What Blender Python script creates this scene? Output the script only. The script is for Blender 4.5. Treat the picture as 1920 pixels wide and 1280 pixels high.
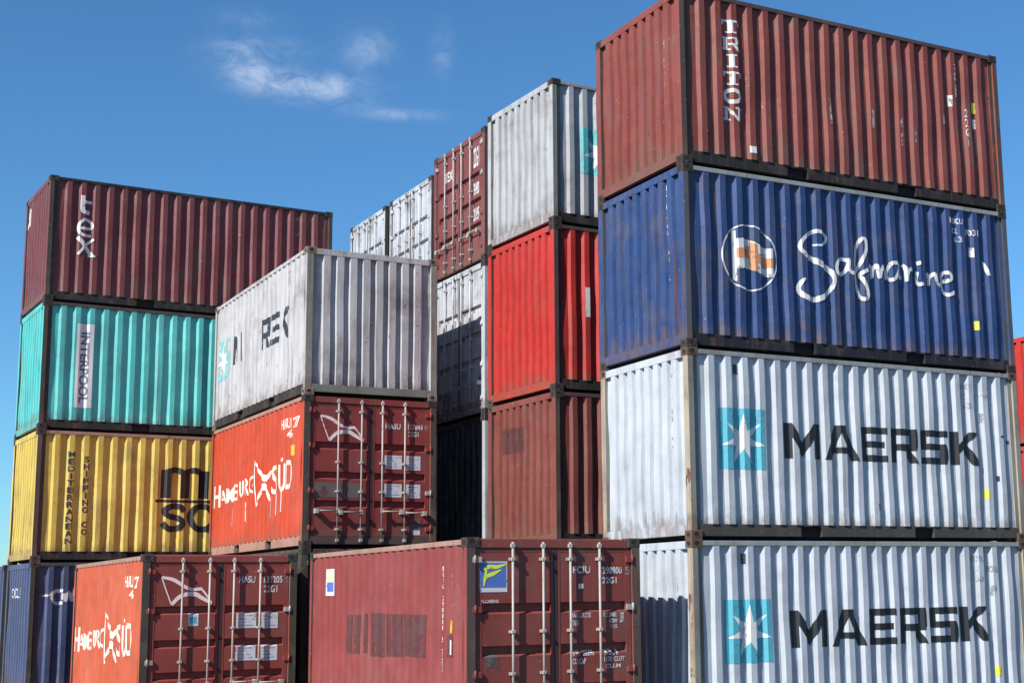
import bpy, bmesh, math, random
from mathutils import Vector, Matrix

for o in list(bpy.data.objects): bpy.data.objects.remove(o)
S = bpy.context.scene
C = S.collection
R = math.radians
random.seed(7)

# ------------------------------------------------------------------ camera
PITCH, ROLL, EYE = 0.1666255, -0.0148607, 1.89619
cam_d = bpy.data.cameras.new('camera')
cam_d.sensor_width = 36.0
cam_d.lens = 2685.468 / 1920 * 36
cam_d.shift_x = -166.558 / 1920
cam_d.shift_y = 19.933 / 1920
cam_d.clip_start = 0.1
cam_d.clip_end = 6000
cam = bpy.data.objects.new('camera', cam_d)
C.objects.link(cam)
Xv = Vector((1, 0, 0)); Zv = Vector((0, -math.sin(PITCH), math.cos(PITCH))); Fv = Vector((0, math.cos(PITCH), math.sin(PITCH)))
c_, s_ = math.cos(ROLL), math.sin(ROLL)
right = Xv * c_ + Zv * s_
up = Zv * c_ - Xv * s_
M = Matrix((right, up, -Fv)).transposed().to_4x4()
M.translation = Vector((0, 0, EYE))
cam.matrix_world = M
S.camera = cam

# ------------------------------------------------------------------ light
SUN_AZ, SUN_EL = 48.0, 39.0          # heading the light travels in the plan, height of the sun
w = bpy.data.worlds.new('World'); S.world = w; w.use_nodes = True
nt = w.node_tree; nt.nodes.clear()
wo = nt.nodes.new('ShaderNodeOutputWorld'); bg = nt.nodes.new('ShaderNodeBackground')
sky = nt.nodes.new('ShaderNodeTexSky'); sky.sky_type = 'NISHITA'; sky.sun_disc = False
sky.sun_elevation = R(SUN_EL); sky.sun_rotation = R(270 - SUN_AZ)
sky.air_density = 1.0; sky.dust_density = 0.0; sky.ozone_density = 4.0
bg.inputs['Strength'].default_value = 0.05
nt.links.new(bg.outputs[0], wo.inputs[0])


def wn(kind, **kw):
    n = nt.nodes.new(kind)
    for k, v in kw.items(): setattr(n, k, v)
    return n


def wmath(op, a, b=None, clamp=False):
    n = wn('ShaderNodeMath', operation=op, use_clamp=clamp)
    for i, v in enumerate((a, b)):
        if v is None: continue
        if isinstance(v, (int, float)): n.inputs[i].default_value = v
        else: nt.links.new(v, n.inputs[i])
    return n.outputs[0]


def look(px, py):                     # direction of a far-off cloud
    a, b = px - 960 - 166.558, py - 640 - 19.933
    U = c_ * a + s_ * b; V = -s_ * a + c_ * b
    x, z = U / 2685.468, -V / 2685.468
    return Vector((x, math.cos(PITCH) - z * math.sin(PITCH), math.sin(PITCH) + z * math.cos(PITCH))).normalized()


tc = wn('ShaderNodeTexCoord')
mp = wn('ShaderNodeMapping'); mp.inputs['Scale'].default_value = (52, 52, 84)
nt.links.new(tc.outputs['Generated'], mp.inputs[0])
nz = wn('ShaderNodeTexNoise'); nz.inputs['Scale'].default_value = 1.0; nz.inputs['Detail'].default_value = 7
nz.inputs['Roughness'].default_value = 0.62; nz.inputs['Distortion'].default_value = 0.8
nt.links.new(mp.outputs[0], nz.inputs['Vector'])
blobs = [(585, 162, 84, 24, 1.15), (480, 140, 40, 26, .5), (470, 120, 58, 34, .60), (520, 88, 60, 14, .28), (690, 95, 38, 32, .62), (830, 98, 18, 42, .28),
         (750, 215, 70, 10, .55), (660, 196, 34, 13, .25), (470, 38, 50, 16, .25), (425, 95, 40, 24, .28)]
tot = None
for (px, py, a, b, s) in blobs:
    d = look(px, py); rr = d.cross(Vector((0, 0, 1))).normalized(); uu = rr.cross(d).normalized()
    comp = []
    for vec, size in ((rr, a), (uu, b)):
        dp = wn('ShaderNodeVectorMath', operation='DOT_PRODUCT'); dp.inputs[1].default_value = vec
        nt.links.new(tc.outputs['Generated'], dp.inputs[0])
        q = wmath('DIVIDE', dp.outputs['Value'], size / 2685.468)
        comp.append(wmath('MULTIPLY', q, q))
    dp = wn('ShaderNodeVectorMath', operation='DOT_PRODUCT'); dp.inputs[1].default_value = d
    nt.links.new(tc.outputs['Generated'], dp.inputs[0])
    front = wmath('GREATER_THAN', dp.outputs['Value'], 0.5)
    e = wmath('EXPONENT', wmath('MULTIPLY', wmath('ADD', comp[0], comp[1]), -1.0))
    e = wmath('MULTIPLY', wmath('MULTIPLY', e, s), front)
    tot = e if tot is None else wmath('ADD', tot, e)
nzr = wn('ShaderNodeMapRange'); nzr.inputs['From Min'].default_value = 0.36; nzr.inputs['From Max'].default_value = 0.66
nzr.inputs['To Min'].default_value = 0.15; nzr.inputs['To Max'].default_value = 1.15
nt.links.new(nz.outputs['Fac'], nzr.inputs['Value'])
dens = wmath('MULTIPLY', tot, nzr.outputs[0], clamp=True)
mx = wn('ShaderNodeMix', data_type='RGBA')
nt.links.new(wmath('MULTIPLY', dens, 0.85), mx.inputs['Factor'])
tint = wn('ShaderNodeMix', data_type='RGBA', blend_type='MULTIPLY'); tint.inputs['Factor'].default_value = 1
tint.inputs['B'].default_value = (.84, 1.42, 1.74, 1)
nt.links.new(sky.outputs[0], tint.inputs['A'])
nt.links.new(tint.outputs['Result'], mx.inputs['A']); mx.inputs['B'].default_value = (5.6, 7.2, 10.0, 1)
nt.links.new(mx.outputs['Result'], bg.inputs['Color'])

sd = bpy.data.lights.new('sun', 'SUN'); sd.energy = 5.0; sd.angle = R(0.5); sd.color = (1.0, 0.955, 0.89)
sun = bpy.data.objects.new('sun', sd); C.objects.link(sun)
tr = Vector((math.cos(R(SUN_AZ)) * math.cos(R(SUN_EL)), math.sin(R(SUN_AZ)) * math.cos(R(SUN_EL)), -math.sin(R(SUN_EL))))
sun.rotation_euler = tr.to_track_quat('-Z', 'Y').to_euler()
sun.location = (-20, -20, 30)

S.view_settings.view_transform = 'Standard'
S.view_settings.look = 'None'
S.view_settings.exposure = 0.70
S.view_settings.gamma = 1.0

# ------------------------------------------------------------------ materials
def lin(c):
    return tuple((v / 255 / 12.92 if v / 255 <= 0.04045 else ((v / 255 + 0.055) / 1.055) ** 2.4) for v in c)


MATS = {}
def paint(name, rgb, dirt=.35, rust=.25, fade=.25, rough=.5, seed=0, spots=.5, bump=.12, edge=.55):
    """weathered enamel over steel: fading, rain streaks, rust patches, scuffs"""
    if name in MATS: return MATS[name]
    m = bpy.data.materials.new(name); m.use_nodes = True; t = m.node_tree; N = t.nodes; Lk = t.links
    bs = N['Principled BSDF']
    def new(k, **kw):
        n = N.new(k)
        for a, v in kw.items(): setattr(n, a, v)
        return n
    co = new('ShaderNodeTexCoord'); oi = new('ShaderNodeObjectInfo')
    geo = new('ShaderNodeNewGeometry')
    add = new('ShaderNodeVectorMath', operation='ADD')
    Lk.new(geo.outputs['Position'], add.inputs[0]); add.inputs[1].default_value = (seed * 3.7, seed * 1.9, seed * 5.1)
    def noise(scale, vscale=(1, 1, 1), det=4, ro=.55, dis=0):
        mp = new('ShaderNodeMapping'); mp.inputs['Scale'].default_value = vscale
        Lk.new(add.outputs[0], mp.inputs[0])
        n = new('ShaderNodeTexNoise'); n.inputs['Scale'].default_value = scale; n.inputs['Detail'].default_value = det
        n.inputs['Roughness'].default_value = ro; n.inputs['Distortion'].default_value = dis
        Lk.new(mp.outputs[0], n.inputs['Vector']); return n.outputs['Fac']
    def rng(v, a, b, c, d):
        n = new('ShaderNodeMapRange'); n.inputs['From Min'].default_value = a; n.inputs['From Max'].default_value = b
        n.inputs['To Min'].default_value = c; n.inputs['To Max'].default_value = d; Lk.new(v, n.inputs['Value']); return n.outputs[0]
    def mix(f, a, b):
        n = new('ShaderNodeMix', data_type='RGBA')
        if isinstance(f, (int, float)): n.inputs['Factor'].default_value = f
        else: Lk.new(f, n.inputs['Factor'])
        for nm, v in (('A', a), ('B', b)):
            if isinstance(v, tuple): n.inputs[nm].default_value = (*v, 1)
            else: Lk.new(v, n.inputs[nm])
        return n.outputs['Result']
    g = sum(rgb) / 3
    faded = tuple(min(.9, (v * .86 + g * .14) * 1.3 + .008) for v in rgb)
    deep = tuple(v * .72 for v in rgb)
    col = mix(rng(noise(.55, det=5), .4, .66, 0, fade * 1.6), rgb, faded)
    col = mix(rng(noise(2.3, det=6), .45, .72, 0, .55), col, deep)
    # long rain streaks
    col = mix(rng(noise(1.0, (13, 13, .45), det=3), .52, .74, 0, dirt), col, (.10, .085, .07))
    col = mix(rng(noise(1.0, (22, 22, .8), det=2), .60, .74, 0, fade * .7), col, faded)
    # grime clouds
    col = mix(rng(noise(1.4, det=7, ro=.65), .52, .76, 0, dirt * 1.5), col, (.12, .10, .085))
    # rust runs
    col = mix(rng(noise(1.0, (10, 10, .38), det=5, ro=.62), .60, .70, 0, min(.85, .12 + rust * 1.5)), col, (.13, .06, .035))
    # rust
    rm = rng(noise(3.1, (1, 1, .7), det=9, ro=.7, dis=.4), .66 - .06 * rust, .70 - .05 * rust, 0, min(1, rust * 1.7))
    rc = mix(rng(noise(14, det=3), .35, .65, 0, 1), (.20, .075, .03), (.075, .03, .018))
    col = mix(rm, col, rc)
    col = mix(rng(noise(11, (1, 1, .5), det=5, ro=.7), .645, .685, 0, spots), col, (.09, .06, .045))
    col = mix(rng(noise(17, (1, 1, 1.6), det=4), .69, .72, 0, spots * .8), col, tuple(min(.85, v * .5 + .4) for v in rgb))
    if edge:
        sp = new('ShaderNodeSeparateXYZ'); Lk.new(co.outputs['Object'], sp.inputs[0])
        lo = rng(sp.outputs['Z'], .62, .18, 0, .34); hi = rng(sp.outputs['Z'], 2.25, 2.52, 0, .18)
        def mth(op, a_, b_):
            n = new('ShaderNodeMath', operation=op)
            for i, v in enumerate((a_, b_)):
                if isinstance(v, (int, float)): n.inputs[i].default_value = v
                else: Lk.new(v, n.inputs[i])
            return n.outputs[0]
        v = mth('ADD', mth('ADD', lo, hi), noise(4.5, (1.6, 1.6, .55), det=8, ro=.68))
        col = mix(rng(v, .70, .86, 0, edge), col, mix(rng(noise(9, det=4), .4, .6, 0, 1), (.11, .085, .065), (.15, .07, .04)))
    Lk.new(col, bs.inputs['Base Color'])
    ra = rng(noise(6, det=4), .3, .7, rough - .1, rough + .2)
    Lk.new(ra, bs.inputs['Roughness'])
    bs.inputs['Specular IOR Level'].default_value = .35
    bp = new('ShaderNodeBump'); bp.inputs['Strength'].default_value = bump; bp.inputs['Distance'].default_value = .02
    Lk.new(noise(5.5, (1, 1, .6), det=5), bp.inputs['Height']); Lk.new(bp.outputs[0], bs.inputs['Normal'])
    MATS[name] = m
    return m


def marking(name, rgb, wear=.2, rough=.5, scale=9):
    """thin paint or film laid over the panel, chipped away where it has worn"""
    if name in MATS: return MATS[name]
    m = bpy.data.materials.new(name); m.use_nodes = True; t = m.node_tree; N = t.nodes; Lk = t.links
    bs = N['Principled BSDF']; out = N['Material Output']
    bs.inputs['Base Color'].default_value = (*rgb, 1); bs.inputs['Roughness'].default_value = rough
    geo = N.new('ShaderNodeNewGeometry')
    n = N.new('ShaderNodeTexNoise'); n.inputs['Scale'].default_value = scale; n.inputs['Detail'].default_value = 7
    n.inputs['Roughness'].default_value = .65
    Lk.new(geo.outputs['Position'], n.inputs['Vector'])
    r = N.new('ShaderNodeMapRange'); r.inputs['From Min'].default_value = .62 - wear * .45; r.inputs['From Max'].default_value = .68 - wear * .35
    Lk.new(n.outputs['Fac'], r.inputs['Value'])
    mx = N.new('ShaderNodeMixShader'); tp = N.new('ShaderNodeBsdfTransparent')
    mu = N.new('ShaderNodeMath'); mu.operation = 'MULTIPLY'; mu.inputs[1].default_value = min(1, .55 + wear)
    Lk.new(r.outputs[0], mu.inputs[0])
    Lk.new(mu.outputs[0], mx.inputs[0]); Lk.new(bs.outputs[0], mx.inputs[1]); Lk.new(tp.outputs[0], mx.inputs[2])
    Lk.new(mx.outputs[0], out.inputs[0])
    MATS[name] = m
    return m


def flatm(name, rgb, rough=.7, metal=0):
    if name in MATS: return MATS[name]
    m = bpy.data.materials.new(name); m.use_nodes = True
    bs = m.node_tree.nodes['Principled BSDF']; bs.inputs['Base Color'].default_value = (*rgb, 1)
    bs.inputs['Roughness'].default_value = rough; bs.inputs['Metallic'].default_value = metal
    MATS[name] = m
    return m


DARK = flatm('pocket_black', (.012, .011, .011), .9)
RUBBER = flatm('rubber_seal', (.02, .02, .02), .8)
GALV = paint('galvanised_steel', (.33, .315, .29), .4, .5, .15, .45, 3, .3, edge=0)
CAST_D = paint('casting_dark', (.03, .025, .022), .5, .8, .2, .7, 5, .6, edge=0)
CAST_R = paint('casting_rusty', (.10, .062, .04), .4, .9, .3, .7, 6, .6, edge=0)

# ------------------------------------------------------------------ mesh helpers
def link(name, me, parent=None):
    o = bpy.data.objects.new(name, me); C.objects.link(o)
    if parent is not None: o.parent = parent
    return o


def bobj(name, bm, mats, parent=None, norm=True):
    if norm: bmesh.ops.recalc_face_normals(bm, faces=bm.faces)
    me = bpy.data.meshes.new(name); bm.to_mesh(me); bm.free()
    for m in (mats if isinstance(mats, (list, tuple)) else [mats]): me.materials.append(m)
    return link(name, me, parent)


def box(bm, x0, x1, y0, y1, z0, z1, bev=0, mi=0):
    vs = [bm.verts.new(p) for p in ((x0, y0, z0), (x1, y0, z0), (x1, y1, z0), (x0, y1, z0), (x0, y0, z1), (x1, y0, z1), (x1, y1, z1), (x0, y1, z1))]
    fs = [bm.faces.new([vs[i] for i in f]) for f in ((3, 2, 1, 0), (4, 5, 6, 7), (0, 1, 5, 4), (1, 2, 6, 5), (2, 3, 7, 6), (3, 0, 4, 7))]
    for f in fs: f.material_index = mi
    if bev:
        es = list({e for f in fs for e in f.edges})
        bmesh.ops.bevel(bm, geom=es, offset=bev, segments=2, profile=.6, affect='EDGES')


def quad(bm, pts, mi=0):
    f = bm.faces.new([bm.verts.new(p) for p in pts]); f.material_index = mi; return f


class Face:
    """one wall plane of a container; s runs from the near corner, z up, d outward"""
    def __init__(s, which, lx, ly, h, kind, seed):
        s.which, s.lx, s.ly, s.h, s.kind, s.seed = which, lx, ly, h, kind, seed
        s.len = lx if which in 'SN' else ly
        s.sb, s.sp, s.zb = [], [], []
        a = {'side': .165, 'end': .13, 'door': .12}[kind]
        s.a = a
        s.z0 = .20 if kind == 'side' else .185
        s.z1 = h - .085 if kind == 'side' else h - .125
        if kind == 'side' and which in 'WE': s.make(s.len - 2 * a, .278, (.074, .066, .072, .066), .022)
        elif kind == 'side': s.make(s.len - 2 * a, .278, (.092, .046, .092, .048), .041)
        elif kind == 'end': s.make(s.len - 2 * a, .242, (.078, .020, .124, .020), .052)
        s.amp = {'side': .011, 'end': .013, 'door': 0}[kind]
    def make(s, span, pitch, seg, depth):
        n = int((span - seg[0]) / pitch)
        m = (span - seg[0] - n * pitch) / 2          # spare width at both ends lies on the inner flat
        x = s.a; pts = [(x, -depth - .004)]
        x += m + seg[0]; pts.append((x, -depth - .004))
        for k in range(n):
            x += seg[1]; pts.append((x, -.004))
            x += seg[2]; pts.append((x, -.004))
            x += seg[3]; pts.append((x, -depth - .004))
            x += seg[0]; pts.append((x, -depth - .004))
        pts[-1] = (s.len - s.a, -depth - .004)
        s.sp = pts; s.sb = [p[0] for p in pts]
        s.zb = [s.z0 + (s.z1 - s.z0) * k / 9 for k in range(10)]
    def dent(s, u, z):
        k = s.seed * 1.37
        e = min(1, max(0, (z - s.z0) / .35)) * min(1, max(0, (s.z1 - z) / .35))
        return s.amp * e * (math.sin(2.1 * u + k) * math.sin(2.9 * z + 1.7 * k) + .6 * math.sin(5.3 * u + 2.2 * k) * math.sin(4.1 * z + k))
    def prof(s, u, z):
        if s.kind == 'door': return s.dprof(z)
        for (a, da), (b, db) in zip(s.sp, s.sp[1:]):
            if u <= b + 1e-6:
                t = 0 if b - a < 1e-9 else (u - a) / (b - a)
                return da + (db - da) * min(1, max(0, t)) + s.dent(u, z)
        return s.sp[-1][1]
    def dz(s):                                        # door panel profile, bottom to top
        pts = [(s.z0 + .06, -.03)]
        for top in (1.92, 1.435, .925):
            lo = s.h - top
            pts += [(lo, -.03), (lo + .03, -.085), (lo + .118, -.085), (lo + .13, -.03)]
        pts.append((s.z1 - .05, -.03))
        return pts
    def dprof(s, z):
        p = s.dz()
        for (a, da), (b, db) in zip(p, p[1:]):
            if z <= b: return da + (db - da) * max(0, (z - a)) / (b - a)
        return -.03
    def P(s, u, z, d):
        if s.which == 'S': return (u, -d, z)
        if s.which == 'W': return (-d, u, z)
        if s.which == 'N': return (s.lx - u, s.ly + d, z)
        return (s.lx + d, s.ly - u, z)
    def box(s, bm, u0, u1, z0, z1, d0, d1, bev=0, mi=0):
        a = s.P(u0, z0, d0); b = s.P(u1, z1, d1)
        box(bm, min(a[0], b[0]), max(a[0], b[0]), min(a[1], b[1]), max(a[1], b[1]), z0, z1, bev, mi)


def wall(F, mat, par):
    bm = bmesh.new(); cols = []
    for (u, d) in F.sp:
        cols.append([bm.verts.new(F.P(u, z, d + F.dent(u, z))) for z in F.zb])
    for a, b in zip(cols, cols[1:]):
        for k in range(len(a) - 1):
            bm.faces.new((a[k], b[k], b[k + 1], a[k + 1]))
    return bobj('side_wall' if F.kind == 'side' else 'end_wall', bm, mat, par)


def tube(bm, p, q, r, n=8):
    p, q = Vector(p), Vector(q); ax = (q - p).normalized()
    a = ax.orthogonal().normalized(); b = ax.cross(a)
    rings = [[bm.verts.new(c + (a * math.cos(2 * math.pi * i / n) + b * math.sin(2 * math.pi * i / n)) * r) for i in range(n)] for c in (p, q)]
    for i in range(n):
        f = bm.faces.new((rings[0][i], rings[0][(i + 1) % n], rings[1][(i + 1) % n], rings[1][i])); f.smooth = True
    bm.faces.new(rings[0][::-1]); bm.faces.new(rings[1])


def doors(F, mat, par, barmat, full=True):
    a, mid = F.a, F.len / 2
    res = []
    for side in (0, 1):
        u0, u1 = (a + .006, mid - .008) if side == 0 else (mid + .008, F.len - a - .006)
        so, si = .085, .055                            # hinge stile, meeting stile
        p0, p1 = (u0 + so, u1 - si) if side == 0 else (u0 + si, u1 - so)
        bm = bmesh.new()
        F.box(bm, u0, p0, F.z0 + .01, F.z1 - .01, -.088, -.026)
        F.box(bm, p1, u1, F.z0 + .01, F.z1 - .01, -.088, -.026)
        F.box(bm, p0, p1, F.z0 + .01, F.z0 + .06, -.075, -.027)
        F.box(bm, p0, p1, F.z1 - .05, F.z1 - .01, -.075, -.027)
        for (za, da), (zb, db) in zip(F.dz(), F.dz()[1:]):
            quad(bm, [F.P(p0, za, da), F.P(p1, za, da), F.P(p1, zb, db), F.P(p0, zb, db)])
        dr = bobj('door', bm, mat, par)
        res.append(dr)
        # rubber seal round the leaf
        bm = bmesh.new()
        e = u1 if side == 0 else u0
        F.box(bm, e - .016 if side == 0 else e - .008, e + .008 if side == 0 else e + .016, F.z0 + .012, F.z1 - .012, -.06, -.022)
        F.box(bm, u0 + .02, u1 - .02, F.z1 - .012, F.z1 + .002, -.06, -.020)
        F.box(bm, u0 - .006 if side == 0 else u1 - .014, u0 + .014 if side == 0 else u1 + .006, F.z0 + .012, F.z1 - .013, -.06, -.0235)
        bobj('rubber_seal', bm, RUBBER, dr)
        if not full: continue
        for u in ((.61, 1.03) if side == 0 else (1.41, 1.83)):
            bm = bmesh.new()
            tube(bm, F.P(u, .10, .022), F.P(u, F.h - .055, .022), .0165)
            for z in (.12, F.h - .10):                 # cams and keepers
                F.box(bm, u - .028, u + .028, z - .025, z + .025, -.001, .042, .006)
            for z in (F.z0 + .12, .95, 1.45, F.z1 - .14):   # bearing brackets
                F.box(bm, u - .038, u + .038, z - .018, z + .018, -.028, .0, .004)
                F.box(bm, u - .026, u + .026, z - .02, z + .02, -.001, .046, .006)
            bobj('locking_bar', bm, barmat, dr)
            # handle with its catch
            bm = bmesh.new(); zz = .62 if u in (.61, 1.41) else .60
            sg = -1 if side == 0 else 1
            L0, L1 = (u - .42, u) if side == 0 else (u, u + .42)
            L0, L1 = max(L0, u0 + .05), min(L1, u1 - .05)
            tube(bm, F.P(L0, zz, .055), F.P(L1, zz, .055), .012)
            F.box(bm, u - .03, u + .03, zz - .035, zz + .035, .03, .062, .006)
            cu = L0 + .05 if side == 0 else L1 - .05
            F.box(bm, cu - .035, cu + .035, zz - .05, zz + .03, -.028, .07, .006)
            bobj('handle', bm, barmat, dr)
        for z in (.32, .95, 1.72, F.h - .27):          # hinges
            bm = bmesh.new(); e0 = u0 - .045 if side == 0 else u1 - .08
            F.box(bm, e0, e0 + .125, z - .035, z + .035, -.028, .004, .004)
            eh = u0 - .01 if side == 0 else u1 + .01
            tube(bm, F.P(eh, z - .055, .004), F.P(eh, z + .055, .004), .014)
            bobj('hinge', bm, mat if random.random() < .6 else barmat, dr)
    return res


_cast = {}
def casting(mat, name):
    if name in _cast: return _cast[name]
    bm = bmesh.new(); w_, h_ = .172, .118
    box(bm, -w_ / 2, w_ / 2, -w_ / 2, w_ / 2, 0, h_, .006)
    for k in range(4):
        rot = Matrix.Rotation(k * math.pi / 2, 3, 'Z')
        ring = [Vector((.042 * math.cos(t) * (1 + .0), -w_ / 2 - .0015, h_ / 2 + .030 * math.sin(t))) for t in [math.pi * i / 6 for i in range(12)]]
        vs = [bm.verts.new(rot @ v) for v in ring]
        f = bm.faces.new(vs); f.material_index = 1
        out = [bm.verts.new(rot @ (Vector((v.x * 1.16, v.y - .003, (v.z - h_ / 2) * 1.2 + h_ / 2)))) for v in ring]
        for i in range(12): bm.faces.new((vs[i], vs[(i + 1) % 12], out[(i + 1) % 12], out[i]))
    bmesh.ops.recalc_face_normals(bm, faces=bm.faces)
    me = bpy.data.meshes.new('corner_casting'); bm.to_mesh(me); bm.free()
    me.materials.append(mat); me.materials.append(DARK)
    _cast[name] = me
    return me


W_, L_, H_, HC_ = 2.438, 6.058, 2.591, 2.896
ALL = []


def container(x, y, yaw, z, lx, ly, h, kS, kW, mat, label, rail=None, post=None, sill=None, door=None, topr=None, full=True, bar=None, cast=None, postw=None, kN=None, kE=None):
    """S wall faces the sun-grazed camera side, W wall faces the sun"""
    rail = rail or mat; post = post or mat; sill = sill or mat; door = door or mat; topr = topr or mat
    root = bpy.data.objects.new('shipping_container', None); C.objects.link(root)
    root.empty_display_size = .3
    root.location = (x, y, z); root.rotation_euler = (0, 0, yaw)
    root['label'] = label; root['category'] = 'shipping container'; root['group'] = 'shipping containers stacked in the yard'
    seed = len(ALL) + 1
    F = {}
    for w_, k in (('S', kS), ('W', kW), ('N', kN or ('side' if kS == 'side' else 'end')), ('E', kE or ('side' if kW == 'side' else 'end'))):
        F[w_] = Face(w_, lx, ly, h, k, seed + {'S': 0, 'W': 11, 'N': 23, 'E': 31}[w_])
    root_f = {'root': root, 'F': F, 'doors': {}}
    for w_, f in F.items():
        if f.kind == 'door': root_f['doors'][w_] = doors(f, door, root, bar or GALV, full)
        else: root_f['w' + w_] = wall(f, mat, root)
        a = f.a
        # top and bottom rails of this wall
        bm = bmesh.new()
        if f.kind == 'side':
            f.box(bm, .14, f.len - .14, h - .087, h - .022, -.06, .0, .006)
            bobj('top_rail', bm, topr, root)
            bm = bmesh.new(); z0, z1 = .040, .203
            segs = [.14, f.len / 2 - 1.03 - .18, f.len / 2 - 1.03 + .18, f.len / 2 + 1.03 - .18, f.len / 2 + 1.03 + .18, f.len - .14]
            for i in (0, 2, 4): f.box(bm, segs[i], segs[i + 1], z0, z1, -.10, -.020, .005)
            for i in (1, 3): f.box(bm, segs[i], segs[i + 1], z1 - .022, z1, -.098, -.023)
            bobj('bottom_rail', bm, rail, root)
            for i in (1, 3):
                bm = bmesh.new()
                f.box(bm, segs[i] + .001, segs[i + 1] - .001, z0 + .002, z1 - .023, -.30, -.085)
                bobj('fork_pocket', bm, DARK, root)
        else:
            bm = bmesh.new()
            hd = .0 if f.kind == 'end' else -.012
            f.box(bm, .11, f.len - .11, h - .127, h - .022, -.07, hd, .006)
            bobj('header_rail', bm, mat if f.kind == 'end' else door, root)
            bm = bmesh.new(); f.box(bm, .11, f.len - .11, .055, .188, -.08, -.004 if f.kind == 'end' else -.012, .006)
            bobj('sill_rail', bm, sill, root)
    # posts
    for cx, cy in ((0, 0), (lx, 0), (0, ly), (lx, ly)):
        sx, sy = (1 if cx == 0 else -1), (1 if cy == 0 else -1)
        bm = bmesh.new()
        ax = .16 if kS == 'side' else .125; ay = .125 if kS == 'side' else .16
        x0, x1 = sorted((cx, cx + sx * ax)); y0, y1 = sorted((cy, cy + sy * ay))
        near = (cx == 0 and cy == 0)
        if kS == 'side':
            # stepped section seen from the long side: outer strip, pressed groove, inner lip
            xa, xb = sorted((cx + sx * .001, cx + sx * .095)); box(bm, xa, xb, y0, y1, .10, h - .10, .008)
            xa, xb = sorted((cx + sx * .093, cx + sx * .168)); box(bm, xa, xb, *sorted((cy + sy * .030, y1 if sy > 0 else y0)), .10, h - .10)
        else:
            ya, yb = sorted((cy + sy * .001, cy + sy * .095)); box(bm, x0, x1, ya, yb, .10, h - .10, .008)
            ya, yb = sorted((cy + sy * .093, cy + sy * .168)); box(bm, *sorted((cx + sx * .030, x1 if sx > 0 else x0)), ya, yb, .10, h - .10)
        bmesh.ops.recalc_face_normals(bm, faces=bm.faces); bm.normal_update()
        for fc in bm.faces:                              # x faces in wall paint as sunlit; others in post tone, dirt plus painted shade
            if abs(fc.normal.x) > .7: fc.material_index = 1
        bobj('corner_post', bm, [post, postw or mat], root)
        cm = cast or CAST_D
        for zz in (0, h - .118):
            o = link('corner_casting', casting(cm, cm.name), root)
            o.location = (cx + sx * .083, cy + sy * .083, zz)
    # roof and floor
    bm = bmesh.new(); box(bm, .05, lx - .05, .05, ly - .05, h - .05, h - .024); box(bm, .185, lx - .185, .185, ly - .185, h - .026, h - .006, .004); bobj('roof_panel', bm, mat, root)
    bm = bmesh.new(); box(bm, .11, lx - .11, .11, ly - .11, .09, .12); box(bm, .185, lx - .185, .185, ly - .185, .012, .091); bobj('floor', bm, DARK, root)
    ALL.append(root_f)
    return root_f


# ---- markings -------------------------------------------------------------
def lay(ct, w_, name, bm, mat, off=.004, parent=None, mats=None):
    """cut a flat (s, z) mesh along the corrugation and press it onto the wall; vert.z carries extra offset"""
    f = ct['F'][w_]
    xs = [v.co.x for v in bm.verts]; zs = [v.co.y for v in bm.verts]
    sb = f.sb; zb = f.zb if f.kind != 'door' else [p[0] for p in f.dz()]
    for b in sb:
        if min(xs) < b < max(xs): bmesh.ops.bisect_plane(bm, geom=bm.verts[:] + bm.edges[:] + bm.faces[:], plane_co=(b, 0, 0), plane_no=(1, 0, 0), dist=1e-6)
    for b in zb:
        if min(zs) < b < max(zs): bmesh.ops.bisect_plane(bm, geom=bm.verts[:] + bm.edges[:] + bm.faces[:], plane_co=(0, b, 0), plane_no=(0, 1, 0), dist=1e-6)
    for v in bm.verts:
        u, z, e = v.co.x, v.co.y, v.co.z
        v.co = f.P(u, z, f.prof(u, z) + off + e)
    return bobj(name, bm, mats or mat, parent or ct['root'])


def poly(bm, pts, e=0, mi=0):
    f = bm.faces.new([bm.verts.new((p[0], p[1], e)) for p in pts]); f.material_index = mi


def rect(bm, x0, z0, x1, z1, e=0, mi=0): poly(bm, [(x0, z0), (x1, z0), (x1, z1), (x0, z1)], e, mi)


def stroke(bm, pts, w0, e=0, sub=5, mi=0):
    """smooth ribbon through points (x, z[, width])"""
    P = [Vector((p[0], p[1])) for p in pts]; Wd = [(p[2] if len(p) > 2 else w0) for p in pts]
    out, ow = [], []
    n = len(P)
    for i in range(n - 1):
        p0, p1, p2, p3 = P[max(0, i - 1)], P[i], P[i + 1], P[min(n - 1, i + 2)]
        for k in range(sub):
            t = k / sub
            out.append(.5 * ((2 * p1) + (p2 - p0) * t + (2 * p0 - 5 * p1 + 4 * p2 - p3) * t * t + (3 * p1 - p0 - 3 * p2 + p3) * t ** 3))
            ow.append(Wd[i] + (Wd[i + 1] - Wd[i]) * t)
    out.append(P[-1]); ow.append(Wd[-1])
    vs = []
    for i, p in enumerate(out):
        d = (out[min(len(out) - 1, i + 1)] - out[max(0, i - 1)]).normalized(); nn = Vector((-d.y, d.x)) * ow[i] / 2
        ee = e + i * .00006
        vs.append((bm.verts.new((p.x + nn.x, p.y + nn.y, ee)), bm.verts.new((p.x - nn.x, p.y - nn.y, ee))))
    for a, b in zip(vs, vs[1:]):
        f = bm.faces.new((a[0], a[1], b[1], b[0])); f.material_index = mi


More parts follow.
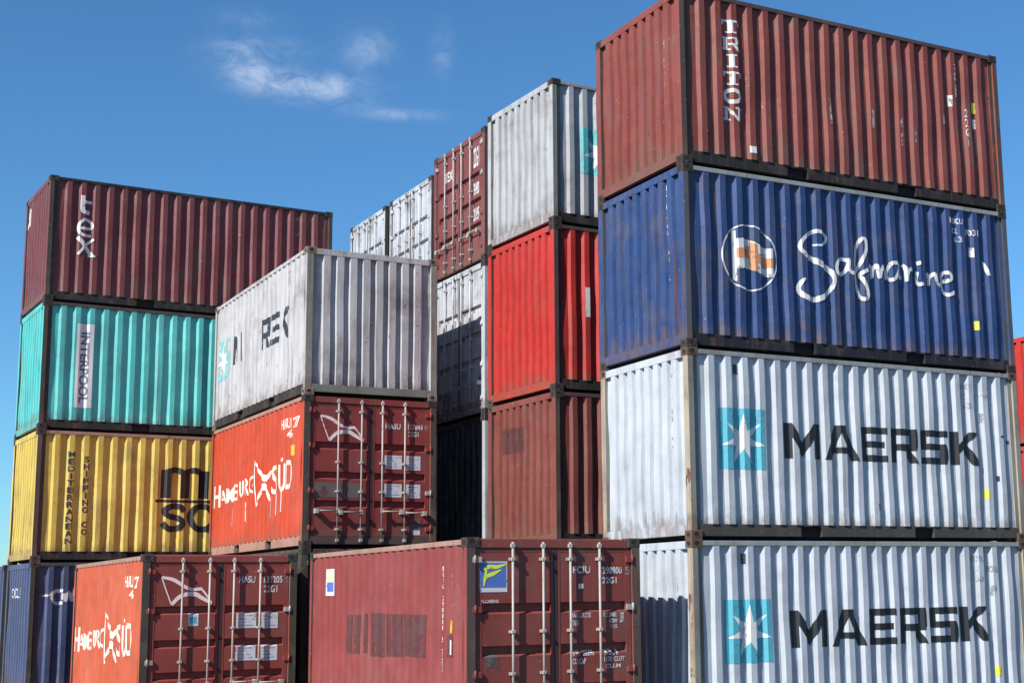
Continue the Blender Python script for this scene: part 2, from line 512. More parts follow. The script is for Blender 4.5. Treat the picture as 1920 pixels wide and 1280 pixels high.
def glyphs(txt, bold=0.0):
    cu = bpy.data.curves.new('t', 'FONT'); cu.body = txt; cu.offset = bold; cu.resolution_u = 3
    o = bpy.data.objects.new('t', cu); C.objects.link(o)
    dg = bpy.context.evaluated_depsgraph_get(); dg.update()
    me = bpy.data.meshes.new_from_object(o.evaluated_get(dg))
    bpy.data.objects.remove(o); bpy.data.curves.remove(cu)
    return me


_gc = {}
def text(bm, txt, x0, z0, x1, z1, bold=.0, rot=False, mirror=False, e=0):
    """fit the words into the box; mirror for walls whose s runs right to left as seen"""
    key = (txt, bold)
    if key not in _gc:
        me = glyphs(txt, bold); _gc[key] = ([tuple(v.co) for v in me.vertices], [tuple(p.vertices) for p in me.polygons]); bpy.data.meshes.remove(me)
    V, Pn = _gc[key]
    if not V: return
    X = [v[0] for v in V]; Y = [v[1] for v in V]; a, b, c, d = min(X), max(X), min(Y), max(Y)
    vs = []
    for v in V:
        u, t = (v[0] - a) / (b - a or 1), (v[1] - c) / (d - c or 1)
        if rot: u, t = t, 1 - u
        if mirror: u = 1 - u
        vs.append(bm.verts.new((x0 + (x1 - x0) * u, z0 + (z1 - z0) * t, e)))
    for p in Pn:
        try: bm.faces.new([vs[i] for i in p])
        except ValueError: pass


def words(ct, w_, items, mat, name='lettering', off=.004, parent=None, together=False):
    one = bmesh.new() if together else None
    for it in items:
        bm = one or bmesh.new()
        t, x0, z0, x1, z1 = it[:5]; kw = it[5] if len(it) > 5 else {}
        text(bm, t, x0, z0, x1, z1, **{'bold': .022, **kw})
        if not together: lay(ct, w_, name, bm, mat, off, parent)
    if together: return lay(ct, w_, name, one, mat, off, parent)


def column(ct, w_, txt, x0, x1, ztop, zbot, mat, mirror=False, bold=.01):
    n = len(txt); st = (ztop - zbot) / n; items = []
    for i, ch in enumerate(txt):
        if ch == ' ':
            if items: words(ct, w_, items, mat, together=True)
            items = []; continue
        zt = ztop - i * st
        xa, xb = x0, x1
        if ch in '1I': m_ = (x0 + x1) / 2; q = (x1 - x0) * .14; xa, xb = m_ - q, m_ + q
        items.append((ch, xa, zt - st * .82, xb, zt, {'mirror': mirror, 'bold': bold}))
    return words(ct, w_, items, mat, together=True)


WHITE = marking('white_marking', (.62, .62, .61), .12)
WHITE_W = marking('worn_white_marking', (.58, .56, .55), .16)
WHITE_VW = marking('faint_white_marking', (.38, .30, .28), .42)
BLACK = marking('black_marking', (.010, .011, .014), -.12)
BLACK_W = marking('worn_black_marking', (.025, .03, .04), .12)
GREY_W = marking('faint_grey_marking', (.22, .24, .27), .40)
CYAN = marking('cyan_marking', (.07, .33, .42), .10)
CYAN_W = marking('worn_cyan_marking', (.16, .42, .47), .42, scale=5)
STARW = marking('star_white', (.62, .63, .64), .08)
YEL = marking('yellow_marking', (.62, .55, .05), .12)
AMBER = marking('amber_marking', (.70, .36, .03), .12)
ORNG = marking('orange_marking', (.55, .24, .10), .10)
BLUEM = marking('blue_marking', (.07, .14, .42), .08)
LIME = marking('lime_marking', (.60, .68, .05), .08)
PAPER = marking('paper_white', (.50, .52, .56), .10)
PATCH = marking('grey_patch', (.10, .085, .085), .18, scale=4)
PATCHB = marking('brown_patch', (.095, .036, .036), .22, scale=6)


def maersk(ct, w_, mat=BLACK, worn=False):
    z0, z1 = 1.125, 1.625
    t = .2
    spans = {'M': (1.59, 2.21), 'A': (2.27, 2.88), 'E': (2.93, 3.42), 'R': (3.49, 4.0), 'S': (4.07, 4.58), 'K': (4.66, 5.21)}
    Gl = {
        'M': [[(0, 0), (.2, 0), (.2, 1), (0, 1)], [(.8, 0), (1, 0), (1, 1), (.8, 1)], [(.2, 1), (.2, .58), (.5, .04), (.5, .46)], [(.8, 1), (.5, .46), (.5, .04), (.8, .58)]],
        'A': [[(0, 0), (.22, 0), (.5, .80), (.5, 1), (.36, 1)], [(1, 0), (.64, 1), (.5, 1), (.5, .80), (.78, 0)], [(.24, .2), (.76, .2), (.70, .37), (.30, .37)]],
        'E': [[(0, 0), (.24, 0), (.24, 1), (0, 1)], [(.24, .81), (1, .81), (1, 1), (.24, 1)], [(.24, .41), (.92, .41), (.92, .59), (.24, .59)], [(.24, 0), (1, 0), (1, .19), (.24, .19)]],
        'R': [[(0, 0), (.24, 0), (.24, 1), (0, 1)], [(.24, .81), (.9, .81), (.97, .9), (.97, 1), (.24, 1)], [(.75, .55), (.98, .5), (.98, .92), (.75, .81)], [(.24, .36), (.92, .36), (.98, .5), (.75, .55), (.24, .55)], [(.52, .36), (.78, .36), (1, 0), (.73, 0)]],
        'S': [[(0, .81), (1, .81), (1, 1), (.06, 1)], [(0, .42), (.24, .42), (.24, .81), (0, .81)], [(.24, .42), (1, .42), (.94, .60), (.24, .60)], [(.76, .19), (1, .19), (1, .42), (.76, .42)], [(0, 0), (.94, 0), (1, .19), (0, .19)]],
        'K': [[(0, 0), (.24, 0), (.24, 1), (0, 1)], [(.24, .34), (.24, .60), (.68, 1), (1, 1)], [(.40, .47), (.58, .64), (1.03, 0), (.72, 0)]],
    }
    bm = bmesh.new()
    for ch, (a, b) in spans.items():
        if worn and ch in 'AE':
            if ch == 'A': lay(ct, w_, 'lettering', bm, mat); bm = bmesh.new()
            continue
        for i, pl in enumerate(Gl[ch]):
            if worn == 'side' and ((ch == 'M' and i in (3,)) or (ch == 'S' and i in (1, 3)) or (ch == 'K' and i == 0)): continue
            pts = [(a + (b - a) * p[0], z0 + (z1 - z0) * p[1]) for p in pl]
            if ct['F'][w_].which == 'W': pts = [(6.19 - p[0], p[1] * 1.14 - .12) for p in pts]
            poly(bm, pts, i * .0004)
    lay(ct, w_, 'lettering', bm, mat)


def star_logo(ct, w_, s0=.505, s1=1.245, z0=.95, z1=1.785, sq=CYAN, mirror=False, st=STARW):
    bm = bmesh.new(); rect(bm, s0, z0, s1, z1); pl = lay(ct, w_, 'logo_panel', bm, sq, .004)
    cx, cz = (s0 + s1) / 2 + .02, (z0 + z1) / 2 - .01
    bm = bmesh.new(); pts = []
    for i in range(14):
        a = math.pi / 2 + i * math.pi / 7; r_ = .36 if i % 2 == 0 else .135
        pts.append((cx + r_ * math.cos(a), cz + r_ * math.sin(a)))
    for i in range(14): poly(bm, [(cx, cz), pts[i], pts[(i + 1) % 14]])
    lay(ct, w_, 'star_emblem', bm, st, .006, pl)


def codes(ct, mat, ycol, l1='MSKU', l2='70', l3='1031', s0=4.86, dz=0):
    words(ct, 'S', [(l1, s0, 2.28, s0 + .27, 2.37), ('22', s0 + .04, 2.13, s0 + .17, 2.22), ('63', s0 + .10, 1.99, s0 + .24, 2.08), (l3, s0 + .33, 2.12, s0 + .58, 2.22)], mat)
    bm = bmesh.new(); rect(bm, s0 + .42 + dz, .63 + dz, s0 + .50 + dz, .77 + dz); lay(ct, 'S', 'tag_label', bm, ycol)
    bm = bmesh.new(); rect(bm, s0 + .39, 1.78, s0 + .48, 1.93); lay(ct, 'S', 'tag_label', bm, mat)


# ------------------------------------------------------------------ ground and pads
gm = paint('asphalt_ground', (.06, .058, .055), .4, .05, .2, .8, 9, .2)
GZ = -.12
bm = bmesh.new()
nn = 24
gv = [[bm.verts.new((-1500 + 3000 * i / nn, -1500 + 3000 * j / nn, GZ)) for j in range(nn + 1)] for i in range(nn + 1)]
for i in range(nn):
    for j in range(nn): bm.faces.new((gv[i][j], gv[i + 1][j], gv[i + 1][j + 1], gv[i][j + 1]))
g = bobj('ground', bm, gm); g['kind'] = 'structure'


def pad(x, y, yaw, lx, ly, top):
    bm = bmesh.new(); box(bm, -.12, lx + .12, -.12, ly + .12, 0, top - GZ, .01)
    p = bobj('concrete_pad', bm, paint('pad_concrete', (.2, .195, .18), .4, .05, .2, .8, 12, .2)); p.location = (x, y, GZ); p.rotation_euler = (0, 0, yaw); p['kind'] = 'structure'


def cols(n): return n
# ------------------------------------------------------------------ paints
P_TRI = paint('oxide_red_brown', (.19, .042, .032), .4, .55, .3, .5, 1, .5)
P_SAF = paint('deep_blue', (.019, .049, .150), .4, .4, .35, .45, 2, .4)
P_MKA = paint('pale_blue_grey', (.40, .44, .48), .16, .06, .15, .5, 3, .22)
P_MKB = paint('pale_grey', (.40, .44, .485), .18, .06, .15, .5, 4, .22)
P_MW = paint('soiled_white', (.39, .39, .40), .5, .3, .12, .5, 5, .8)
P_HS = paint('signal_orange_red', (.395, .045, .016), .18, .1, .28, .5, 6, .3)
P_HS2 = paint('bleached_orange_red', (.41, .074, .028), .2, .12, .4, .5, 7, .35)
P_HSD = paint('door_maroon', (.19, .028, .026), .3, .2, .25, .5, 8, .5)
P_HSD2 = paint('door_red_brown', (.20, .036, .028), .3, .2, .25, .5, 9, .5)
P_FL = paint('dull_red', (.205, .038, .036), .22, .15, .3, .5, 10, .3)
P_FLD = paint('door_dark_maroon', (.185, .038, .030), .3, .25, .25, .5, 11, .5)
P_TEX = paint('plum_brown', (.145, .034, .038), .35, .3, .3, .5, 12, .5)
P_TEAL = paint('turquoise', (.075, .42, .40), .22, .15, .35, .45, 13, .35)
P_YEL = paint('mustard_yellow', (.53, .39, .075), .35, .3, .25, .5, 14, .6)
P_NAVY = paint('navy', (.045, .065, .14), .35, .15, .4, .5, 15, .5)
P_RED = paint('bright_red', (.39, .026, .02), .2, .1, .2, .45, 16, .3)
P_BRN = paint('faded_brown', (.165, .044, .034), .3, .3, .4, .5, 17, .5)
P_BRD = paint('mottled_brown', (.15, .036, .036), .35, .5, .5, .5, 18, .9)
P_WD = paint('mottled_white', (.40, .42, .45), .8, .6, .1, .5, 19, 1)
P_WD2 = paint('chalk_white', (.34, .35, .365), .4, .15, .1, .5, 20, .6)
P_SHADE = paint('painted_shade_black', (.012, .013, .018), .3, .1, .2, .5, 33, .3)  # deep shade put into the wall colour
RL_DK = paint('rail_dark', (.016, .014, .013), .3, .25, .2, .7, 21, .5, edge=0)
RL_BL = paint('rail_blue_black', (.010, .011, .018), .3, .2, .2, .7, 22, .5, edge=0)
RL_GR = paint('rail_grey', (.045, .045, .042), .3, .25, .2, .7, 23, .5, edge=0)
RL_GN = paint('rail_grey_green', (.14, .155, .13), .5, .45, .2, .7, 24, .7, edge=0)
PO_BR = paint('post_brown', (.07, .045, .038), .5, .6, .2, .65, 25, .6)
PO_BL = paint('post_blue_grey', (.07, .075, .09), .6, .5, .2, .65, 26, .6)
PO_YW = paint('post_stained', (.32, .27, .20), .6, .7, .2, .6, 27, .6)
PO_GR = paint('post_grey', (.20, .20, .18), .6, .4, .2, .6, 28, .6)
PO_DK = paint('post_dark', (.045, .04, .032), .5, .6, .2, .7, 29, .6)
TR_LT = paint('rail_light', (.24, .26, .27), .4, .3, .2, .6, 30, .5, edge=0)
TR_DK = paint('rail_brown_dark', (.07, .045, .045), .4, .4, .2, .6, 31, .5, edge=0)
TR_TN = paint('rail_tan', (.30, .17, .13), .4, .4, .2, .6, 32, .5, edge=0)

# ------------------------------------------------------------------ right stack (nearest)
rx, ry, ra = 1.17198, 19.15867, .506986
pad(rx, ry, ra, L_, W_, 0)
def stR(i, mat, label, **k): return container(rx, ry, ra, H_ * i, L_, W_, H_, 'side', 'end', mat, label, **k)
c = stR(0, P_MKB, 'pale grey container with star logo and black lettering, bottom of the nearest stack', rail=RL_GR, post=PO_GR, postw=PO_YW, topr=TR_LT, cast=CAST_R)
star_logo(c, 'S'); maersk(c, 'S'); codes(c, GREY_W, YEL, s0=4.90, dz=-.02)
bm = bmesh.new(); rect(bm, .80, 2.26, .87, 2.40); lay(c, 'S', 'air_vent', bm, BLACK_W)
column(c, 'W', 'MRKU 258 4100', .40, .50, 2.28, 1.0, GREY_W, True)
c = stR(1, P_MKA, 'pale blue-grey container with star logo and black lettering, directly below the dark blue one', rail=RL_GR, post=PO_GR, postw=PO_YW, topr=TR_LT, cast=CAST_R)
star_logo(c, 'S'); maersk(c, 'S'); codes(c, GREY_W, YEL, l3='4120')
column(c, 'W', 'MRKU 341 7220', .40, .50, 2.28, 1.0, GREY_W, True)
bm = bmesh.new(); rect(bm, .76, 2.26, .83, 2.40); lay(c, 'S', 'air_vent', bm, BLACK_W)
for a_, b_, c2, d_ in ((5.66, 1.57, 5.73, 1.60), (5.55, .9, 5.60, .98), (3.2, .42, 3.26, .52), (5.80, 1.48, 5.86, 1.53)):
    bm = bmesh.new(); rect(bm, a_, b_, c2, d_); lay(c, 'S', 'scrape_mark', bm, BLACK_W)
c = stR(2, P_SAF, 'dark blue container with white script lettering and a flag in a ring', rail=RL_BL, post=PO_BL, topr=TR_LT, cast=CAST_D)
# script
SC = {
 'S': [(2.229, 1.655, .02), (2.38, 1.666, .03), (2.47, 1.751, .04), (2.434, 1.834, .04), (2.284, 1.863, .05), (2.131, 1.793, .05), (2.021, 1.69, .05), (2.001, 1.576, .05), (2.101, 1.488, .06), (2.262, 1.418, .075), (2.439, 1.336, .075), (2.556, 1.248, .06), (2.571, 1.113, .05), (2.466, .967, .055), (2.31, .867, .07), (2.129, .839, .07), (1.984, .9, .065), (1.934, .981, .065), (1.977, 1.07, .05), (2.045, 1.138, .03)],
 'a': [(2.845, 1.477), (2.707, 1.488), (2.625, 1.392), (2.634, 1.281), (2.725, 1.265), (2.823, 1.362), (2.852, 1.49), (2.848, 1.364), (2.897, 1.299), (2.975, 1.314)],
 'f': [(2.975, 1.314), (3.077, 1.462), (3.183, 1.675), (3.176, 1.832), (3.097, 1.818), (3.011, 1.683), (2.969, 1.476), (2.97, 1.225), (3.007, 1.053), (3.078, .935), (3.166, .942), (3.172, 1.056), (3.109, 1.213), (3.051, 1.283), (3.197, 1.373)],
 'm': [(3.226, 1.439), (3.288, 1.42), (3.291, 1.256), (3.317, 1.385), (3.384, 1.455), (3.412, 1.272), (3.457, 1.398), (3.511, 1.449), (3.526, 1.329), (3.564, 1.269)],
 'a2': [(3.795, 1.528), (3.665, 1.516), (3.584, 1.385), (3.603, 1.277), (3.705, 1.282), (3.787, 1.405), (3.811, 1.53), (3.802, 1.381), (3.854, 1.296)],
 'r': [(3.89, 1.52), (3.94, 1.45), (3.95, 1.27), (3.965, 1.38), (4.01, 1.455), (4.09, 1.46)],
 'i': [(4.18, 1.443), (4.16, 1.299), (4.2, 1.251), (4.276, 1.266)], 'dot': [(4.2, 1.605), (4.216, 1.55)],
 'n': [(4.388, 1.45), (4.401, 1.257), (4.429, 1.376), (4.52, 1.437), (4.544, 1.309), (4.597, 1.262), (4.667, 1.302)],
 'e': [(4.669, 1.334), (4.831, 1.38), (4.814, 1.473), (4.703, 1.472), (4.648, 1.358), (4.67, 1.203), (4.772, 1.135), (4.905, 1.193)]}
bm = bmesh.new()
for i, (k, p) in enumerate(SC.items()): stroke(bm, [(q[0], q[1], q[2] * 1.18) if len(q) > 2 else q for q in p], .056 if k != 'dot' else .07, i * .0006)
lay(c, 'S', 'script_lettering', bm, WHITE)
bm = bmesh.new()
stroke(bm, [(1.085 + .47 * math.cos(t), 1.345 + .47 * math.sin(t)) for t in [2 * math.pi * i / 28 for i in range(29)]], .024, sub=2)
rg = lay(c, 'S', 'logo_ring', bm, WHITE_W)
bm = bmesh.new()
rect(bm, .80, .99, .87, 1.72, 0, 0)
flag = lambda x: 1.52 - .10 * (x - .87) + .035 * math.sin((x - .87) * 9)
xs = [.87 + .62 * i / 14 for i in range(15)]
for a_, b_ in zip(xs, xs[1:]): poly(bm, [(a_, flag(a_) - .36 + .05 * (a_ - .87)), (b_, flag(b_) - .36 + .05 * (b_ - .87)), (b_, flag(b_) + .08), (a_, flag(a_) + .08)], 0, 0)
fl = lay(c, 'S', 'flag_emblem', bm, WHITE, .006)
bm = bmesh.new()
for a_, b_ in zip(xs, xs[1:]): poly(bm, [(a_, flag(a_) - .20), (b_, flag(b_) - .20), (b_, flag(b_) - .06), (a_, flag(a_) - .06)], 0, 0)
poly(bm, [(1.10, flag(1.10) - .34), (1.22, flag(1.22) - .34), (1.22, flag(1.22) - .20), (1.10, flag(1.10) - .20)]); poly(bm, [(1.10, flag(1.10) - .06), (1.22, flag(1.22) - .06), (1.22, flag(1.22) + .06), (1.10, flag(1.10) + .06)])
lay(c, 'S', 'flag_cross', bm, ORNG, .0085, fl)
codes(c, WHITE_W, YEL, l3='7031')
bm = bmesh.new(); poly(bm, [(5.52, 1.74), (5.58, 1.72), (5.66, 1.52), (5.60, 1.52)]); lay(c, 'S', 'tag_label', bm, WHITE)
column(c, 'W', 'MSKU 703 1031 5', .42, .49, 2.36, .97, WHITE_W, True)
c = stR(3, P_TRI, 'red-brown container with six upright white slab letters, top of the nearest stack', rail=RL_DK, post=PO_BR, topr=TR_DK, cast=CAST_D)
# slab serif capitals
def slab(bm, ch, x0, z0, x1, z1):
    R_ = lambda a, b, c_, d: rect(bm, x0 + (x1 - x0) * a, z0 + (z1 - z0) * b, x0 + (x1 - x0) * c_, z0 + (z1 - z0) * d)
    Q = lambda pts, e: poly(bm, [(x0 + (x1 - x0) * p[0], z0 + (z1 - z0) * p[1]) for p in pts], e)
    if ch == 'T': R_(0, .84, 1, 1); R_(0, .62, .13, .84); R_(.87, .62, 1, .84); R_(.38, .13, .62, .84); R_(.22, 0, .78, .13)
    if ch == 'I': R_(.38, .13, .62, .87); R_(.24, 0, .76, .13); R_(.24, .87, .76, 1)
    if ch == 'R': R_(0, .87, .8, 1); R_(.1, .13, .34, .87); R_(0, 0, .45, .13); R_(.70, .52, .95, .87); R_(.34, .42, .8, .54); Q([(.5, .42), (.72, .42), (1, .08), (1, 0), (.78, 0)], .0004)
    if ch == 'N': R_(.1, .13, .27, 1); R_(0, 0, .4, .13); R_(0, .88, .1, 1); R_(.76, 0, .93, .87); R_(.62, .87, 1, 1); Q([(.27, 1), (.27, .72), (.76, 0), (.76, .28)], .0004)
    if ch == 'O': stroke(bm, [((x0 + x1) / 2 + (x1 - x0) * .41 * math.cos(t), (z0 + z1) / 2 + (z1 - z0) * .43 * math.sin(t)) for t in [2 * math.pi * i / 20 for i in range(21)]], (x1 - x0) * .19, sub=2)
bm = bmesh.new()
for i, ch in enumerate('TRITON'): slab(bm, ch, .735, 2.25 - i * .262 - .20, 1.045, 2.25 - i * .262)
lay(c, 'S', 'lettering', bm, WHITE)
column(c, 'W', 'TTNU 355 0710', .40, .48, 2.10, .95, WHITE_VW, True)
column(c, 'S', 'TTNU 355', 5.13, 5.20, 2.30, 1.75, WHITE_W)
column(c, 'S', '22G1', 5.33, 5.38, 1.6, .95, WHITE_W)
for (a_, b_, c2, d, m_) in ((5.50, 1.56, 5.58, 1.74, YEL), (5.50, 1.30, 5.57, 1.46, WHITE_W), (4.99, 1.60, 5.08, 1.78, WHITE_W), (4.85, 1.28, 4.92, 1.42, WHITE_VW), (1.16, .30, 1.28, .40, WHITE), (2.62, .95, 2.66, 1.35, WHITE_VW), (3.42, 1.0, 3.46, 1.3, WHITE_VW), (3.98, .8, 4.02, 1.25, WHITE_VW), (4.25, .9, 4.29, 1.1, WHITE_VW)):
    bm = bmesh.new(); rect(bm, a_, b_, c2, d); lay(c, 'S', 'tag_label', bm, m_)

# ------------------------------------------------------------------ left stack
lx_, ly_, la = -11.1062, 28.0369, .565343
pad(lx_, ly_, la, L_, W_, .072)
def stL(i, mat, label, **k): return container(lx_, ly_, la, .072 + H_ * i, L_, W_, H_, 'side', 'end', mat, label, **k)
c = stL(0, P_NAVY, 'navy container with small white logo, at the foot of the left stack', rail=RL_BL, post=PO_DK, topr=RL_GR)
bm = bmesh.new()
stroke(bm, [(.24, 1.94), (.36, 1.95), (.46, 2.02), (.56, 2.0)], .04); stroke(bm, [(.62, 2.03), (.48, 2.02), (.42, 1.9), (.50, 1.79), (.62, 1.80)], .06, .001)
rect(bm, .60, 1.86, .68, 1.98, .002); stroke(bm, [(.66, 1.82), (.74, 2.0), (.80, 1.84), (.86, 2.08), (.98, 2.10)], .07, .003); rect(bm, .86, 1.80, 1.0, 1.90, .004)
lay(c, 'S', 'logo', bm, WHITE_W)
words(c, 'W', [('CCU', .9, 1.90, 1.9, 2.10, {'mirror': True, 'bold': .01})], WHITE_W)
c = stL(1, P_YEL, 'mustard yellow container with big black letters and upright lines of small lettering', rail=RL_DK, post=PO_BR, topr=TR_TN)
bm = bmesh.new()
rect(bm, 2.34, 1.20, 3.95, 1.255)
for a_ in (2.45, 2.84, 3.22): rect(bm, a_, 1.29, a_ + .20, 1.86, .0005)
stroke(bm, [(2.52, 1.80), (2.75, 1.87), (2.93, 1.78)], .12, .001); stroke(bm, [(2.92, 1.80), (3.13, 1.87), (3.32, 1.78)], .12, .0016)
stroke(bm, [(2.93, 1.02), (2.86, 1.11), (2.68, 1.12), (2.54, 1.03), (2.62, .93), (2.82, .88), (2.92, .78), (2.82, .68), (2.62, .67), (2.50, .78)], .12, .002)
stroke(bm, [(3.52, 1.0), (3.40, 1.12), (3.18, 1.10), (3.06, .90), (3.18, .69), (3.40, .67), (3.52, .78)], .12, .003)
lay(c, 'S', 'lettering', bm, BLACK)
column(c, 'S', 'MEDITERRANEAN', .60, .74, 2.17, .32, BLACK_W, bold=.03)
column(c, 'S', 'SHIPPING CO', .90, 1.02, 2.08, .50, BLACK_W, bold=.03)
c = stL(2, P_TEAL, 'turquoise container with an upright white lettered panel', rail=RL_DK, post=PO_DK, topr=RL_GR)
bm = bmesh.new(); rect(bm, .655, .46, .995, 2.165); pn = lay(c, 'S', 'sign_panel', bm, marking('panel_white', (.58, .58, .60), .0))
words(c, 'S', [('INTERPOOL', .74, .55, .91, 2.0, {'rot': True, 'bold': .035})], marking('panel_grey', (.12, .12, .15), .10), off=.0055, parent=pn)
c = stL(3, P_TEX, 'plum-brown container with three tall white letters, top of the left stack', rail=RL_DK, post=PO_DK, topr=RL_BL)
bm = bmesh.new()
stroke(bm, [(.655, 2.24), (.655, 1.95), (.69, 1.90), (.80, 1.89)], .085); rect(bm, .66, 2.08, .84, 2.14, .002)
stroke(bm, [(.60, 1.55), (.84, 1.57), (.83, 1.69), (.72, 1.74), (.62, 1.66), (.59, 1.53), (.66, 1.42), (.84, 1.41)], .06, .003)
stroke(bm, [(.58, 1.36), (.72, 1.20), (.88, .98)], .08, .005); stroke(bm, [(.90, 1.34), (.76, 1.22), (.60, 1.0)], .05, .008); rect(bm, .80, .965, .94, 1.005, .009)
lay(c, 'S', 'lettering', bm, WHITE)
column(c, 'S', 'TEXU', 5.2, 5.28, 2.36, 1.95, WHITE_VW)
bm = bmesh.new(); stroke(bm, [(1.95, 2.33), (2.02, 2.18), (1.98, 2.04), (2.14, 1.93)], .10); lay(c, 'W', 'logo', bm, WHITE_W)

kx, ky = lx_ - math.sin(la) * (W_ + .10) - .05, ly_ + math.cos(la) * (W_ + .10)
pad(kx, ky, la, L_, W_, .072)
container(kx, ky, la, .072, L_, W_, H_, 'side', 'end', P_NAVY, 'navy container cut by the left edge of the picture, behind the left stack', rail=RL_BL, post=PO_DK, topr=RL_GR)

# ------------------------------------------------------------------ middle stack, ends towards us
mx_, my_, ma = -5.06288, 24.18845, .517502
pad(mx_, my_, ma, W_, L_, .136)
def stM(i, kS, mat, label, **k): return container(mx_, my_, ma, .136 + H_ * i, W_, L_, H_, kS, 'side', mat, label, **k)


def liner(ct, w0=.3, z0=1.02, worn=.04, mat=None):
    """serif company name along the sun-facing side with a kite emblem between the words"""
    mt = marking('cream_marking', (.70, .56, .47), worn)
    md = {'mirror': True, 'bold': .012}
    words(ct, 'W', [('H', 5.30, .98, 5.72, 1.42, md), ('A', 4.90, 1.02, 5.24, 1.30, md), ('M', 4.38, 1.03, 4.84, 1.32, md), ('B', 4.00, 1.05, 4.34, 1.36, md),
                    ('U', 3.64, 1.07, 3.94, 1.39, md), ('R', 3.29, 1.09, 3.58, 1.42, md), ('G', 2.93, 1.11, 3.23, 1.44, md),
                    ('S', 1.50, 1.0, 1.82, 1.52, md), ('\u00dc', 1.08, 1.0, 1.44, 1.62, md), ('D', .62, 1.04, 1.02, 1.54, md)], mt)
    bm = bmesh.new()
    stroke(bm, [(2.86, 1.66, .04), (2.60, 1.50, .06), (2.30, 1.34, .12), (2.05, 1.34, .10), (1.92, 1.44, .04)], .1)
    stroke(bm, [(2.78, .86, .04), (2.55, 1.04, .08), (2.30, 1.18, .13), (2.08, 1.08, .09), (1.92, .90, .05)], .1, .002)
    stroke(bm, [(2.86, 1.70, .025), (2.84, 1.3, .025), (2.78, .84, .025)], .03, .004)
    lay(ct, 'W', 'kite_emblem', bm, marking('emblem_cream', (.85, .72, .62), .1))
    words(ct, 'W', [('HASU', .80, 2.10, 1.25, 2.28, md), ('127', .30, 2.08, .72, 2.26, md), ('46', .62, 1.92, .92, 2.06, md)], marking('code_cream', (.85, .70, .60), .12))


def kite_door(ct, dl, d0=0):
    f = ct['F']['S']; bm = bmesh.new()
    stroke(bm, [(.30, 2.24, .035), (.48, 2.20, .055), (.66, 2.09, .05), (.78, 2.05, .045), (.92, 2.06, .05)], .03)
    stroke(bm, [(.46, 1.82, .05), (.60, 1.95, .065), (.80, 1.98, .07), (.92, 1.92, .06), (1.08, 1.83, .04)], .03, .001)
    stroke(bm, [(.30, 2.24, .02), (.38, 2.02, .02), (.46, 1.82, .02)], .02, .003); stroke(bm, [(.90, 2.07, .03), (.97, 1.99, .03), (1.03, 1.91, .03), (1.08, 1.84, .02)], .02, .004)
    lay(ct, 'S', 'kite_emblem', bm, marking('emblem_pink', (.70, .56, .54), .08), parent=dl)


def door_codes(ct, dr, rows, mat, items=None):
    words(ct, 'S', rows, mat, parent=dr)


c = stM(0, 'door', PO_DK, 'container painted shade-dark, hidden at the foot of the middle stack behind the front row', door=PO_DK, post=PO_DK, rail=RL_DK, bar=PO_DK)  # dark colour on every part stands for the shade in the gap
c = stM(1, 'door', P_HS, 'orange-red container with maroon doors, directly under the soiled white one', door=P_HSD, post=PO_DK, rail=TR_TN, topr=TR_TN, sill=TR_DK)
liner(c)
dl, dr = c['doors']['S']
kite_door(c, dl)
words(c, 'S', [('HASU', 1.48, 2.06, 1.76, 2.16), ('127844', 1.90, 2.06, 2.18, 2.16), ('0', 2.22, 2.06, 2.28, 2.16), ('22G1', 1.90, 1.94, 2.10, 2.03)], WHITE_W, parent=dr)
def papers(ct, dr, zs):
    for z0, z1 in zs:
        for a_, b_, zb in ((1.47, 1.79, z0), (1.87, 2.14, z0 - .01)):
            bm = bmesh.new(); rect(bm, a_, zb, b_, z1); pc = lay(ct, 'S', 'data_placard', bm, PAPER, .004, dr)
            bm = bmesh.new()
            for k in range(4): rect(bm, a_ + .03, zb + .035 + k * .05, b_ - .04 - .05 * (k % 3), zb + .052 + k * .05)
            rect(bm, a_ + .12, zb + .01, a_ + .135, z1 - .02, .0006)
            lay(ct, 'S', 'lettering', bm, GREY_W, .0055, pc)
papers(c, dr, ((1.36, 1.60), (.87, 1.10)))
bm = bmesh.new(); rect(bm, .20, .84, 1.05, 1.10); lay(c, 'S', 'grey_repair', bm, PATCH, .004, dl)
bm = bmesh.new(); rect(bm, 1.95, .26, 2.16, .50); lay(c, 'S', 'grey_repair', bm, PATCH, .004, dr)
bm = bmesh.new(); rect(bm, 2.0, .22, 2.14, .30); lay(c, 'S', 'data_placard', bm, PAPER, .006, dr)
bm = bmesh.new(); rect(bm, .56, 1.60, .72, 1.78); lay(c, 'W', 'tag_label', bm, AMBER)
bm = bmesh.new(); rect(bm, .34, 1.62, .66, 1.76); lay(c, 'W', 'data_placard', bm, PAPER, .006) if False else bm.free()
for a_, zz in ((1.20, .66), (1.50, .62), (1.80, .58), (2.10, .52), (3.4, .60), (4.3, .55)):
    bm = bmesh.new(); rect(bm, a_, zz, a_ + .05, zz + .38); lay(c, 'W', 'scrape_mark', bm, WHITE_W)
c = stM(2, 'end', P_MW, 'soiled white container with broken black lettering, top of the middle stack', rail=RL_DK, post=PO_GR, topr=P_MW, sill=RL_GN, cast=PO_GR)
maersk(c, 'W', BLACK_W, 'side')
star_logo(c, 'W', 5.0, 5.75, .95, 1.80, CYAN_W, st=STARW)
column(c, 'W', 'MAEU 772', .95, 1.12, 2.38, 1.75, GREY_W, True)

